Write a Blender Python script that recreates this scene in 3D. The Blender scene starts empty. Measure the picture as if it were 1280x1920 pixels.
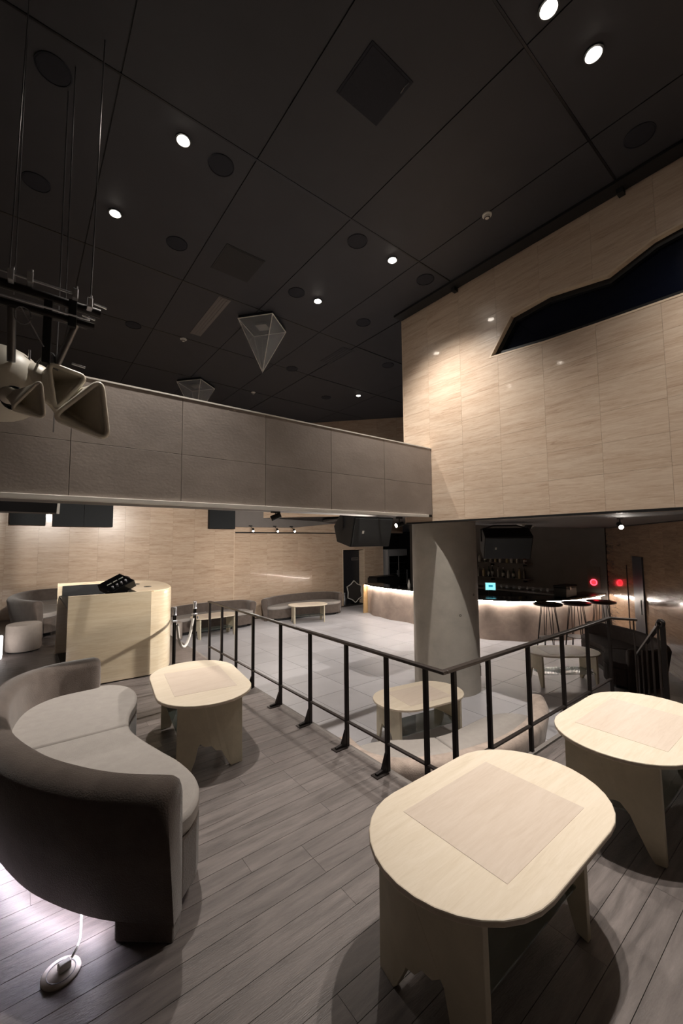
import bpy, bmesh, math, random
from mathutils import Vector, Matrix, noise
from math import sin, cos, pi, radians, sqrt, atan2
random.seed(7)
S = bpy.context.scene
C = S.collection

# ------------------------------------------------------------------ camera
cam_d = bpy.data.cameras.new('camera'); cam = bpy.data.objects.new('camera', cam_d); C.objects.link(cam)
R_, U_, F_ = Vector((.786, -.619, -.009)), Vector((-.039, -.063, .997)), Vector((.618, .783, .073))
F_.normalize(); R_ = (R_ - F_ * R_.dot(F_)).normalized(); U_ = R_.cross(F_)
cam.matrix_world = Matrix(((R_.x, U_.x, -F_.x, 0), (R_.y, U_.y, -F_.y, 0), (R_.z, U_.z, -F_.z, 1.7), (0, 0, 0, 1)))
cam_d.sensor_fit = 'HORIZONTAL'; cam_d.sensor_width = 36; cam_d.lens = 759.33 / 1280 * 36
cam_d.clip_start = .05
S.camera = cam
# ------------------------------------------------------------------ world, exposure
w = bpy.data.worlds.new('world'); S.world = w; w.use_nodes = True
w.node_tree.nodes['Background'].inputs[0].default_value = (.72, .8, 1, 1)
w.node_tree.nodes['Background'].inputs[1].default_value = .02
S.view_settings.view_transform = 'Standard'; S.view_settings.look = 'None'
S.view_settings.gamma = 1; S.view_settings.use_curve_mapping = False
S.view_settings.exposure = 0.45
WARM = (1, .925, .845)
FL = -.72          # dance floor level (platform is 0)
ZC = 5.58          # ceiling

# ------------------------------------------------------------------ helpers
def link(o, parent=None):
    C.objects.link(o)
    if parent is not None: o.parent = parent
    return o
def tag(o, label=None, cat=None, group=None, kind=None):
    if label: o['label'] = label
    if cat: o['category'] = cat
    if group: o['group'] = group
    if kind: o['kind'] = kind
    return o
def thing(name, label, cat, loc=(0, 0, 0), rz=0, group=None):
    o = bpy.data.objects.new(name, None); o.empty_display_size = .1
    o.location = loc; o.rotation_euler = (0, 0, rz); C.objects.link(o)
    return tag(o, label, cat, group)
def mesh(name, vs, fs, m=None, smooth=False):
    d = bpy.data.meshes.new(name); d.from_pydata([tuple(v) for v in vs], [], fs); d.validate()
    bm = bmesh.new(); bm.from_mesh(d); bmesh.ops.recalc_face_normals(bm, faces=bm.faces); bm.to_mesh(d); bm.free()
    if m: d.materials.append(m)
    if smooth:
        for p in d.polygons: p.use_smooth = True
    return d
def auto(o, ang=40):
    for p in o.data.polygons: p.use_smooth = True
    try: o.data.set_sharp_from_angle(angle=radians(ang))
    except Exception: pass
    return o
def bev(o, wd, seg=2):
    if wd > 0:
        b = o.modifiers.new('bevel', 'BEVEL'); b.width = wd; b.segments = seg; b.limit_method = 'ANGLE'; b.angle_limit = radians(40)
    return o
def put(name, d, parent=None, world=False, bevel=0):
    """world=True: vertices are world coordinates and the parent is an unrotated empty"""
    o = bpy.data.objects.new(name, d); link(o, parent)
    if world and parent is not None and parent.parent is None: o.location = -Vector(parent.location)
    return bev(o, bevel)
BF = [(0, 3, 2, 1), (4, 5, 6, 7), (0, 1, 5, 4), (1, 2, 6, 5), (2, 3, 7, 6), (3, 0, 4, 7)]
def boxd(name, x0, x1, y0, y1, z0, z1, m):
    return mesh(name, [(x0, y0, z0), (x1, y0, z0), (x1, y1, z0), (x0, y1, z0), (x0, y0, z1), (x1, y0, z1), (x1, y1, z1), (x0, y1, z1)], BF, m)
def box(name, x0, x1, y0, y1, z0, z1, m, parent=None, world=True, bevel=0):
    return put(name, boxd(name, x0, x1, y0, y1, z0, z1, m), parent, world, bevel)
def prismd(name, poly, z0, z1, m, fn=None):
    """extrude a 2D polygon; fn maps (a,b,h)->xyz"""
    fn = fn or (lambda a, b, h: (a, b, h)); n = len(poly)
    vs = [fn(a, b, z0) for a, b in poly] + [fn(a, b, z1) for a, b in poly]
    fs = [tuple(range(n))[::-1], tuple(range(n, 2 * n))] + [(i, (i + 1) % n, n + (i + 1) % n, n + i) for i in range(n)]
    return mesh(name, vs, fs, m)
def frames(pts):
    pts = [Vector(p) for p in pts]; out = []; ref = None
    for i, p in enumerate(pts):
        t = (pts[min(i + 1, len(pts) - 1)] - pts[max(i - 1, 0)]).normalized()
        if ref is None: ref = Vector((0, 0, 1)) if abs(t.z) < .9 else Vector((1, 0, 0))
        a = (ref - t * ref.dot(t)).normalized(); ref = a; out.append((p, a, t.cross(a)))
    return out
def tubed(name, pts, r, m, seg=10, rs=None, cap=True):
    vs = []; fs = []
    fr = frames(pts)
    for i, (p, a, b) in enumerate(fr):
        rr = rs[i] if rs else r
        for k in range(seg):
            t = 2 * pi * k / seg; vs.append(p + (a * cos(t) + b * sin(t)) * rr)
    for i in range(len(fr) - 1):
        for k in range(seg):
            fs.append((i * seg + k, i * seg + (k + 1) % seg, (i + 1) * seg + (k + 1) % seg, (i + 1) * seg + k))
    if cap: fs += [tuple(range(seg))[::-1], tuple(range((len(fr) - 1) * seg, len(fr) * seg))]
    return mesh(name, vs, fs, m)
def tube(name, pts, r, m, parent=None, world=True, seg=10, rs=None):
    return auto(put(name, tubed(name, pts, r, m, seg, rs), parent, world), 50)
def lathed(name, prof, m, seg=24, c=(0, 0, 0)):
    ring = len(prof) >= 4 and abs(prof[0][1] - prof[-1][1]) < 1e-4 and abs(prof[0][0] - prof[-1][0]) > 1e-4 and prof[-1][0] > .012
    if ring: prof = list(prof) + [prof[0]]
    vs = []; fs = []; n = len(prof)
    for r, h in prof:
        for k in range(seg):
            t = 2 * pi * k / seg; vs.append((c[0] + r * cos(t), c[1] + r * sin(t), c[2] + h))
    for i in range(n - 1):
        for k in range(seg): fs.append((i * seg + k, i * seg + (k + 1) % seg, (i + 1) * seg + (k + 1) % seg, (i + 1) * seg + k))
    if not ring: fs += [tuple(range(seg))[::-1], tuple(range((n - 1) * seg, n * seg))]
    return mesh(name, vs, fs, m)
def lathe(name, prof, m, parent=None, world=False, seg=24, c=(0, 0, 0), ang=40):
    return auto(put(name, lathed(name, prof, m, seg, c), parent, world), ang)
def merge(name, ds, m=None):
    """join several mesh datas into ONE mesh (one part)"""
    bm = bmesh.new()
    for d in ds: bm.from_mesh(d)
    d = bpy.data.meshes.new(name); bm.to_mesh(d); bm.free()
    if m: d.materials.append(m)
    return d
def catmull(pts, n=8, closed=False):
    P = [Vector(p) for p in pts]; out = []; L = len(P)
    rng = L if closed else L - 1
    for i in range(rng):
        p0 = P[(i - 1) % L] if closed else P[max(i - 1, 0)]; p1 = P[i % L]
        p2 = P[(i + 1) % L]; p3 = P[(i + 2) % L] if closed else P[min(i + 2, L - 1)]
        for k in range(n):
            t = k / n
            out.append(.5 * ((2 * p1) + (p2 - p0) * t + (2 * p0 - 5 * p1 + 4 * p2 - p3) * t * t + (3 * p1 - p0 - 3 * p2 + p3) * t ** 3))
    if not closed: out.append(P[-1])
    return out
def dup(root, loc, rz, label=None, group=None, scale=None):
    r = root.copy(); C.objects.link(r); r.location = loc; r.rotation_euler = (0, 0, rz)
    if scale: r.scale = scale
    if label: r['label'] = label
    if group: r['group'] = group
    for ch in [c for c in C.objects if c.parent == root]:
        c = ch.copy(); C.objects.link(c); c.parent = r
        for g in [g for g in C.objects if g.parent == ch]:
            d = g.copy(); C.objects.link(d); d.parent = c
    return r
# ------------------------------------------------------------------ materials
def s2l(c): return tuple(((v / 255) / 12.92 if v / 255 <= .04045 else ((v / 255 + .055) / 1.055) ** 2.4) for v in c)
def mat(name, col, rough=.5, metal=0, var=0, scale=8, stretch=(1, 1, 1), bump=0, bscale=60, rnd=0, spec=.5, coat=0, trans=0, emit=0, ecol=None, alpha=1, col2=None, detail=6, rvar=0, sheen=0):
    m = bpy.data.materials.new(name); m.use_nodes = True; nt = m.node_tree; N = nt.nodes; L = nt.links; b = N['Principled BSDF']
    c = s2l(col); b.inputs['Base Color'].default_value = (*c, 1); b.inputs['Roughness'].default_value = rough
    b.inputs['Metallic'].default_value = metal; b.inputs['Specular IOR Level'].default_value = spec
    b.inputs['Coat Weight'].default_value = coat; b.inputs['Coat Roughness'].default_value = .08
    b.inputs['Transmission Weight'].default_value = trans; b.inputs['Alpha'].default_value = alpha
    b.inputs['Sheen Weight'].default_value = sheen; b.inputs['Sheen Roughness'].default_value = .4
    if emit:
        b.inputs['Emission Color'].default_value = (*(ecol or c), 1); b.inputs['Emission Strength'].default_value = emit
    if var or bump or rnd:
        g = N.new('ShaderNodeNewGeometry'); oi = N.new('ShaderNodeObjectInfo')
        mp = N.new('ShaderNodeVectorMath'); mp.operation = 'MULTIPLY'; mp.inputs[1].default_value = stretch
        L.new(g.outputs['Position'], mp.inputs[0])
        ad = N.new('ShaderNodeVectorMath'); ad.operation = 'ADD'
        sc = N.new('ShaderNodeVectorMath'); sc.operation = 'SCALE'; sc.inputs[0].default_value = (37, 53, 71)
        L.new(oi.outputs['Random'], sc.inputs['Scale']); L.new(mp.outputs[0], ad.inputs[0])
        if rnd: L.new(sc.outputs[0], ad.inputs[1])
        nz = N.new('ShaderNodeTexNoise'); nz.inputs['Scale'].default_value = scale; nz.inputs['Detail'].default_value = detail; nz.inputs['Roughness'].default_value = .62
        nz.inputs['Distortion'].default_value = .35
        L.new(ad.outputs[0], nz.inputs['Vector'])
        rp = N.new('ShaderNodeValToRGB'); e = rp.color_ramp.elements
        c2 = s2l(col2) if col2 else tuple(v * (1 - var) for v in c)
        c1 = c if col2 else tuple(min(1, v * (1 + var * .5)) for v in c)
        e[0].position = .3; e[0].color = (*c2, 1); e[1].position = .72; e[1].color = (*c1, 1)
        L.new(nz.outputs['Fac'], rp.inputs[0])
        out = rp.outputs[0]
        if rnd:
            hs = N.new('ShaderNodeHueSaturation'); mr = N.new('ShaderNodeMapRange'); mr.inputs['To Min'].default_value = 1 - rnd; mr.inputs['To Max'].default_value = 1 + rnd
            L.new(oi.outputs['Random'], mr.inputs['Value']); L.new(mr.outputs[0], hs.inputs['Value']); L.new(out, hs.inputs['Color']); out = hs.outputs[0]
        L.new(out, b.inputs['Base Color'])
        if rvar:
            m2 = N.new('ShaderNodeMapRange'); m2.inputs['To Min'].default_value = max(.02, rough - rvar); m2.inputs['To Max'].default_value = rough + rvar
            L.new(nz.outputs['Fac'], m2.inputs['Value']); L.new(m2.outputs[0], b.inputs['Roughness'])
        if bump:
            n2 = N.new('ShaderNodeTexNoise'); n2.inputs['Scale'].default_value = bscale; n2.inputs['Detail'].default_value = 4
            L.new(ad.outputs[0], n2.inputs['Vector'])
            bp = N.new('ShaderNodeBump'); bp.inputs['Strength'].default_value = bump; bp.inputs['Distance'].default_value = .01
            L.new(n2.outputs['Fac'], bp.inputs['Height']); L.new(bp.outputs[0], b.inputs['Normal'])
    return m
def travertine(name, ca, cb, cc, rough, axis='z', rnd=.05, coat=0):
    """bedded stone: thin wavy veins along the bedding plane, pits and clouds"""
    m = bpy.data.materials.new(name); m.use_nodes = True; nt = m.node_tree; N = nt.nodes; L = nt.links; b = N['Principled BSDF']
    b.inputs['Roughness'].default_value = rough; b.inputs['Coat Weight'].default_value = coat; b.inputs['Coat Roughness'].default_value = .05
    g = N.new('ShaderNodeNewGeometry'); oi = N.new('ShaderNodeObjectInfo')
    st = {'z': (.8, .8, 10), 'y': (1.2, 12, 12), 'x': (12, 1.2, 12)}[axis]
    mp = N.new('ShaderNodeVectorMath'); mp.operation = 'MULTIPLY'; mp.inputs[1].default_value = st; L.new(g.outputs['Position'], mp.inputs[0])
    sc = N.new('ShaderNodeVectorMath'); sc.operation = 'SCALE'; sc.inputs[0].default_value = (17, 29, 41); L.new(oi.outputs['Random'], sc.inputs['Scale'])
    ad = N.new('ShaderNodeVectorMath'); ad.operation = 'ADD'; L.new(mp.outputs[0], ad.inputs[0]); L.new(sc.outputs[0], ad.inputs[1])
    n1 = N.new('ShaderNodeTexNoise'); n1.inputs['Scale'].default_value = 1.3; n1.inputs['Detail'].default_value = 9; n1.inputs['Roughness'].default_value = .66; n1.inputs['Distortion'].default_value = .9
    L.new(ad.outputs[0], n1.inputs['Vector'])
    n3 = N.new('ShaderNodeTexNoise'); n3.inputs['Scale'].default_value = 4.2; n3.inputs['Detail'].default_value = 8; n3.inputs['Roughness'].default_value = .7; n3.inputs['Distortion'].default_value = 1.6
    L.new(ad.outputs[0], n3.inputs['Vector'])
    mxn = N.new('ShaderNodeMix'); mxn.inputs[0].default_value = .5; L.new(n1.outputs['Fac'], mxn.inputs[2]); L.new(n3.outputs['Fac'], mxn.inputs[3])
    rp = N.new('ShaderNodeValToRGB'); e = rp.color_ramp.elements
    e[0].position = .28; e[0].color = (*s2l(cc), 1); e[1].position = .78; e[1].color = (*s2l(ca), 1)
    k = e.new(.45); k.color = (*s2l(cb), 1); k2 = e.new(.58); k2.color = (*s2l(ca), 1)
    L.new(mxn.outputs[0], rp.inputs[0])
    hs = N.new('ShaderNodeHueSaturation'); mr = N.new('ShaderNodeMapRange'); mr.inputs['To Min'].default_value = 1 - rnd; mr.inputs['To Max'].default_value = 1 + rnd
    L.new(oi.outputs['Random'], mr.inputs['Value']); L.new(mr.outputs[0], hs.inputs['Value']); L.new(rp.outputs[0], hs.inputs['Color'])
    L.new(hs.outputs[0], b.inputs['Base Color'])
    bp = N.new('ShaderNodeBump'); bp.inputs['Strength'].default_value = .12; bp.inputs['Distance'].default_value = .006
    L.new(mxn.outputs[0], bp.inputs['Height']); L.new(bp.outputs[0], b.inputs['Normal'])
    return m
M_trav = travertine('travertine_wall', (214, 195, 175), (199, 175, 153), (152, 122, 101), .3, 'z', .03, .2)
M_travb = travertine('travertine_back', (204, 182, 160), (188, 163, 140), (144, 114, 92), .25, 'z', .03, .35)
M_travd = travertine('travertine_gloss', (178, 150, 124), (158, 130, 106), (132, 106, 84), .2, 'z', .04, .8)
M_travc = travertine('cut_travertine_edge', (225, 205, 180), (212, 190, 165), (190, 165, 140), .5, 'z', .02)
M_stone = travertine('pale_table_stone', (229, 216, 197), (222, 208, 187), (208, 192, 169), .45, 'y', .015, 0)
M_inlay = travertine('table_inlay', (218, 203, 188), (212, 196, 180), (202, 184, 168), .42, 'y', .015, 0)
M_leg = mat('pale_leg_stone', (206, 197, 174), .5, var=.12, scale=6, bump=.1, rnd=.02)
M_ceil = mat('ceiling_paint', (46, 47, 53), .62, var=.12, scale=2, rnd=.05)
M_ceilb = mat('ceiling_black', (20, 20, 23), .6, var=.2, scale=4)
M_seam = mat('ceiling_trim', (58, 58, 60), .28, metal=.9, var=.1, scale=9)
M_hatch = mat('hatch_black', (24, 27, 38), .8, var=.2, scale=40)
M_beam = mat('grey_stone_panel', (150, 140, 133), .48, var=.18, scale=2.4, stretch=(1, 1, 1.6), bump=.12, bscale=30, rnd=.05, rvar=.1)
M_jointl = mat('joint_beige', (168, 146, 120), .8, var=.1, scale=30)
M_joint = mat('joint_dark', (60, 55, 52), .8, var=.2, scale=30)
M_white = mat('white_trim', (228, 224, 216), .4, var=.05, scale=12)
M_plank = mat('dark_oak_plank', (110, 102, 99), .46, var=.45, scale=2.2, stretch=(1.5, 12, 12), bump=.3, bscale=22, rnd=.08, rvar=.14)
M_tile = mat('grey_floor_tile', (188, 186, 190), .42, var=.12, scale=1.6, bump=.05, rnd=.05, rvar=.1)
M_conc = mat('concrete', (186, 180, 170), .7, var=.2, scale=2.2, bump=.12, bscale=24, detail=9)
M_plaster = mat('bar_plaster', (176, 158, 146), .75, var=.25, scale=3.2, bump=.3, bscale=18, detail=8)
M_black = mat('black_metal', (42, 38, 38), .42, metal=.6, var=.15, scale=30)
M_blk = mat('black_paint', (16, 16, 17), .5, var=.2, scale=20)
M_blkgl = mat('black_gloss', (10, 10, 11), .14, var=.1, scale=20)
M_rail = mat('rail_steel', (74, 68, 66), .36, metal=.75, var=.15, scale=25)
M_chrome = mat('chrome', (222, 222, 226), .24, metal=.65, var=.05, scale=30)
M_plate = mat('satin_plate', (196, 186, 176), .4, metal=.2, var=.06, scale=40)
M_steel = mat('brushed_steel', (140, 140, 142), .38, metal=.9, var=.1, scale=30, stretch=(1, 1, 8))
M_fab = mat('taupe_velvet', (98, 88, 82), .92, var=.22, scale=9, bump=.35, bscale=160, rnd=.02, spec=.2, sheen=.4)
M_seat = mat('grey_seat_fabric', (164, 158, 153), .9, var=.08, scale=14, bump=.2, bscale=240, rnd=.02, spec=.2)
M_fabl = mat('beige_velvet', (176, 160, 149), .9, var=.25, scale=12, bump=.35, bscale=160, spec=.2, sheen=.3)
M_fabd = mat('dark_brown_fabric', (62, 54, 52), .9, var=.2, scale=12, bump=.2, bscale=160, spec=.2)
M_pouf = mat('pouf_fabric', (176, 166, 158), .9, var=.08, scale=14, bump=.2, bscale=200, spec=.2)
M_horn = mat('cream_horn', (214, 207, 192), .42, var=.06, scale=8)
M_hornin = mat('horn_inside', (206, 188, 170), .5, var=.12, scale=5)
M_glassd = mat('dark_window_glass', (13, 17, 30), .06, var=.2, scale=3, coat=.3)
M_shelf = mat('smoked_glass', (120, 135, 132), .05, trans=.75, alpha=.75, var=.03, scale=4)
M_crystal = mat('clear_acrylic', (236, 240, 242), .08, trans=.35, alpha=.2, var=.02, scale=4)
M_wood = mat('light_wood', (206, 170, 122), .5, var=.2, scale=6, stretch=(1, 1, .15))
M_grey = mat('charcoal_wall', (122, 117, 114), .75, var=.12, scale=2)
M_bulk = mat('grey_bulkhead', (112, 106, 102), .7, var=.08, scale=2)
M_dj = travertine('dj_booth_stone', (230, 215, 188), (220, 202, 172), (206, 186, 156), .22, 'z', .03, .35)
M_ring = mat('red_glow', (255, 40, 50), .4, var=.01, emit=5, ecol=(1, .03, .05))
M_screen = mat('screen_cyan', (110, 205, 225), .3, var=.05, scale=30, emit=1.6, ecol=(.17, .62, .75))
M_door = mat('door_black', (36, 36, 40), .45, var=.15, scale=6)
M_panel = mat('acoustic_felt', (25, 28, 30), .8, var=.15, scale=20)
M_fridge = mat('fridge_steel', (176, 176, 178), .35, metal=.25, var=.06, scale=20)
M_doorb = mat('door_slate', (72, 76, 84), .4, var=.15, scale=6)
M_plas = mat('white_plastic', (226, 222, 214), .45, var=.04, scale=20)
M_mesh = mat('speaker_grille', (74, 76, 78), .5, metal=.3, var=.25, scale=220)
def emitter(name, col, s): return mat(name, tuple(int(255 * v) for v in col), .5, emit=s, ecol=col, var=.001)
M_lamp = emitter('lamp_lens', (1, .9, .78), 60)
M_lampdim = emitter('lamp_lens_dim', (1, .9, .78), 18)
M_led = emitter('bar_led', (1, .9, .8), 85)
M_ledc = emitter('sofa_led', (.9, .86, 1), 48)

# ------------------------------------------------------------------ structure
def tiles_on(parent, o, u, n, widths, heights, m, th=.012, gap=.001, hole=None, skip=None, base=0):
    """wall slabs: o = lower corner, u = horizontal direction, n = outward normal"""
    o, u, n = Vector(o), Vector(u), Vector(n); cache = {}; made = []
    a = 0
    for wd in widths:
        h = 0
        for ht in heights:
            if not (skip and skip(a, h, wd, ht)):
                k = (round(wd, 3), round(ht, 3))
                if k not in cache:
                    vs = []
                    e = .0004
                    for (t, q) in ((0, 0), (th, e)):
                        for (aa, hh) in ((gap / 2 + q, gap / 2 + q), (wd - gap / 2 - q, gap / 2 + q), (wd - gap / 2 - q, ht - gap / 2 - q), (gap / 2 + q, ht - gap / 2 - q)):
                            vs.append(u * aa + Vector((0, 0, hh)) + n * t)
                    cache[k] = mesh('wall_tile', vs, BF, m)
                ob = bpy.data.objects.new('wall_tile', cache[k]); link(ob, parent); ob.location = o + u * a + Vector((0, 0, h)); made.append((ob, a, h, wd, ht))
            h += ht
        a += wd
    return made
def struct(o, label=None): o['kind'] = 'structure'; return o

# ceiling
ceil = struct(box('ceiling', -2, 14, -2.6, 13.2, ZC + .012, ZC + .2, M_ceilb))
xs = [-2, -.74, .5, 1.73, 2.97, 4.2, 5.09]; ys = [-2.6, -.8, 1.37, 3.53, 5.94, 7.66, 9.42, 11.2, 13]
for i in range(len(xs) - 1):
    for j in range(len(ys) - 1):
        box('ceiling_panel', xs[i] + .006, xs[i + 1] - .006, ys[j] + .012, ys[j + 1] - .012, ZC, ZC + .014, M_ceil, ceil)
for a, b in ((5.1, 7.3), (7.3, 9.7), (9.7, 12.5)):
    for j in range(3, len(ys) - 1):
        box('ceiling_panel', a + .006, b - .006, ys[j] + .012, ys[j + 1] - .012, ZC, ZC + .014, M_ceil, ceil)
for j in range(2, len(ys) - 2):
    box('ceiling_trim', -2, 5.05, ys[j] - .009, ys[j] + .009, ZC - .004, ZC + .012, M_seam, ceil)
# ceiling edge channel by the travertine wall
box('edge_channel', 4.9, 5.09, -2.6, 4.7, ZC - .035, ZC, M_ceilb, ceil)
for yy in (1.37, 3.56): box('channel_bracket', 5.0, 5.09, yy - .03, yy + .03, ZC - .09, ZC - .03, M_ceilb, ceil)

# mezzanine box with travertine face
XW = 5.1
WZ0 = 1.99
winp = [(3.07, 4.27), (2.72, 4.75), (2.22, 4.80), (1.56, 4.70), (1.13, 4.86), (.7, 4.90), (.2, 4.86), (-.3, 4.70), (-.9, 4.8), (-1.3, 4.75), (-1.6, 4.13), (.92, 4.13), (1.68, 4.16), (2.29, 4.19)]
mez = struct(box('wall_mezzanine', XW + .014, XW + .3, -2.6, 4.7, WZ0, ZC, M_jointl))
endc = box('wall_edge', XW, XW + .3, 4.7, 4.715, WZ0, ZC, M_travc, mez)
cols = [.55] + [.61] * 11; rows = [.44] + [.35] * 9
made = tiles_on(mez, (XW + .014, 4.7, WZ0), (0, -1, 0), (-1, 0, 0), cols, rows, M_trav)
# cut the window out of base wall and the slabs it crosses
cut = put('cutter', prismd('cutter', winp, XW - .2, XW + .6, M_joint, lambda a, b, h: (h, a, b)))
miny, maxy = min(p[0] for p in winp), max(p[0] for p in winp)
tocut = [mez] + [t[0] for t in made if t[0].location.y > miny and t[0].location.y - t[3] < maxy and t[0].location.z + t[4] > 4.12 and t[0].location.z < 4.92]
bpy.context.view_layer.update()
for o in tocut:
    md = o.modifiers.new('cut', 'BOOLEAN'); md.operation = 'DIFFERENCE'; md.object = cut; md.solver = 'EXACT'
bpy.context.view_layer.update()
dg = bpy.context.evaluated_depsgraph_get()
newd = [(o, bpy.data.meshes.new_from_object(o.evaluated_get(dg))) for o in tocut]
for o, d in newd:
    o.modifiers.clear(); o.data = d
    if len(d.polygons) == 0: bpy.data.objects.remove(o)
bpy.data.objects.remove(cut)
def inset(poly, d):
    out = []; n = len(poly)
    ar = sum(poly[i][0] * poly[(i + 1) % n][1] - poly[(i + 1) % n][0] * poly[i][1] for i in range(n))
    s = 1 if ar > 0 else -1
    for i in range(n):
        p0, p1, p2 = Vector(poly[i - 1]), Vector(poly[i]), Vector(poly[(i + 1) % n])
        a = (p1 - p0).normalized(); b = (p2 - p1).normalized()
        na = Vector((-a.y, a.x)) * s; nb = Vector((-b.y, b.x)) * s
        bis = (na + nb); bis = bis / max(.25, bis.length_squared) * 2
        out.append(tuple(p1 + bis * d))
    return out
def ringd(name, pa, pb, x0, x1, m):
    """polygon ring in the plane x: between outline pa and pb, from depth x0 to x1"""
    n = len(pa); vs = [(x0, *p) for p in pa] + [(x0, *p) for p in pb] + [(x1, *p) for p in pa] + [(x1, *p) for p in pb]; fs = []
    for i in range(n):
        j = (i + 1) % n
        fs += [(i, j, n + j, n + i), (2 * n + i, 3 * n + i, 3 * n + j, 2 * n + j), (n + i, n + j, 3 * n + j, 3 * n + i), (i, 2 * n + i, 2 * n + j, j)]
    return mesh(name, vs, fs, m)
win = struct(put('window_1', ringd('window_1', winp, inset(winp, .022), XW - .001, XW + .15, M_travc)))
in1 = inset(winp, .022); in2 = inset(winp, .085)
put('window_frame', ringd('window_frame', in1, in2, XW + .07, XW + .15, M_blk), win)
put('window_pane', prismd('window_pane', in2, XW + .12, XW + .135, M_glassd, lambda a, b, h: (h, a, b)), win)
# underside of the mezzanine = ceiling of the bar side
struct(box('ceiling_bar', XW + .02, 13.4, -2.6, 4.7, WZ0 + .02, WZ0 + .12, M_grey))
box('painted_shadow_gap', XW + .0, XW + .12, -2.6, 4.7, WZ0 - .006, WZ0 + .02, M_blk, [o for o in C.objects if o.name == 'ceiling_bar'][0])  # solid black strip, painted as the dark line of shade under the wall
struct(box('ceiling_bar_rear', 8.6, 13.4, 4.7, 12.6, 2.42, 2.5, M_grey))

# gallery parapet
gal = struct(box('wall_gallery', -2, XW - .005, 4.145, 4.8, 2.12, 3.0, M_joint))
sx = [-1.56, -.63, .30, 1.23, 2.16, 3.10, 4.05, 5.095]
for i in range(len(sx) - 1):
    for z0, z1 in ((2.11, 2.585), (2.588, 3.165)):
        box('stone_panel', sx[i] + .002, sx[i + 1] - .002, 4.13, 4.146, z0, z1, M_beam, gal, bevel=.0015)
box('stone_panel', -2, -1.562, 4.13, 4.146, 2.11, 3.165, M_beam, gal)
box('upstand', -2, XW - .005, 4.146, 4.28, 3.0, 3.165, M_joint, gal)
box('top_trim', -2, XW, 4.125, 4.285, 3.165, 3.18, M_white, gal)
box('bottom_trim', -2, 4.98, 4.105, 4.15, 2.068, 2.11, M_white, gal, bevel=.004)
box('soffit', -2, XW, 4.15, 4.8, 2.1, 2.12, M_bulk, gal)
box('trim_cap', 4.98, 5.05, 4.105, 4.15, 2.07, 2.108, M_black, gal)
box('rear_face', -2, XW, 4.8, 4.82, 2.1, 3.0, M_beam, gal)

# concrete column
col = thing('column', 'thick round raw concrete column holding up the travertine box', 'column', (5.69, 4.39, FL))
cp = [(.535, 0), (.535, WZ0 - FL + .02)]
lathe('shaft', [(.535, 0), (.535, .7), (.533, 1.5), (.53, WZ0 - FL + .01)], M_conc, col, seg=64)
for th in range(4):
    a = -2.05 + .55 * th
    lathe('form_tie_hole', [(.018, 0), (.018, .004), (.012, .004), (.012, 0)], M_joint, col, seg=10, c=(0, 0, 0)).matrix_local = Matrix.Translation((.532 * cos(a), .532 * sin(a), 1.25 + .3 * (th % 2))) @ Matrix.Rotation(a, 4, 'Z') @ Matrix.Rotation(pi / 2, 4, 'Y')
ou = box('wall_socket', -.005, .008, -.035, .035, .22, .38, M_bulk, col, world=False, bevel=.003); ou.location = (.533 * cos(-1.0), .533 * sin(-1.0), 0); ou.rotation_euler = (0, 0, -1.0)

# dance floor tiles
fl = struct(box('floor', 2.0, 13.4, -2.6, 13, FL - .2, FL - .012, M_joint))
T = .73; tm = boxd('floor_tile', .003, T - .003, .003, T - .003, -.012, 0, M_tile)
for i in range(-2, 13):
    for j in range(-2, 13):
        x0, y0 = 3.65 + T * i, 3.17 + T * j
        if x0 < 2.15 or x0 > 12 or y0 > 11.6: continue
        o = put('floor_tile', tm, fl); o.location = (x0, y0, FL)
# platform
plat = struct(box('floor_platform', -2, 2.21, -2.6, 13, FL - .1, -.014, M_joint))
box('platform_wing', 2.21, 5.15, -2.6, 1.72, FL - .1, -.014, M_joint, plat)
box('platform_edge', 2.2, 2.235, 1.735, 13, FL, .0, M_bulk, plat); box('platform_edge', 2.2, 5.15, 1.70, 1.735, FL, 0, M_bulk, plat)
PW = .12; rnd = random.Random(3); pc = {}
def plank(x0, x1, y0):
    k = round(x1 - x0, 2)
    if k not in pc: pc[k] = mesh('plank', [(0, .0004, -.014), (k, .0004, -.014), (k, PW - .0004, -.014), (0, PW - .0004, -.014), (.0008, .0012, 0), (k - .0008, .0012, 0), (k - .0008, PW - .0012, 0), (.0008, PW - .0012, 0)], BF, M_plank)
    o = put('plank', pc[k], plat); o.location = (x0, y0, 0)
npl = 0; rest = []
for r in range(-6, 100):
    y0 = r * PW
    xe = 5.15 if y0 + PW <= 1.72 else 2.2
    xa = -1.1 if y0 < 7 else -1.9
    cur = xa - rnd.choice([0, .3, .6, .9])
    while cur < xe - .01:
        ln = rnd.choice([1.2, 1.5, 1.8]); e = min(cur + ln, xe)
        if xe - e < .2: e = xe
        s = max(cur, xa)
        if e - s > .05:
            if y0 < 7.5 and npl < 292: plank(s, e - .002, y0); npl += 1
            else: rest.append((s, e - .002, y0))
        cur = e
pd = merge('plank_field', [boxd('p', a, b, c + .0015, c + PW - .0015, -.014, 0, None) for a, b, c in rest], M_plank)
put('plank_field', pd, plat)['kind'] = 'stuff'

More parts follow.
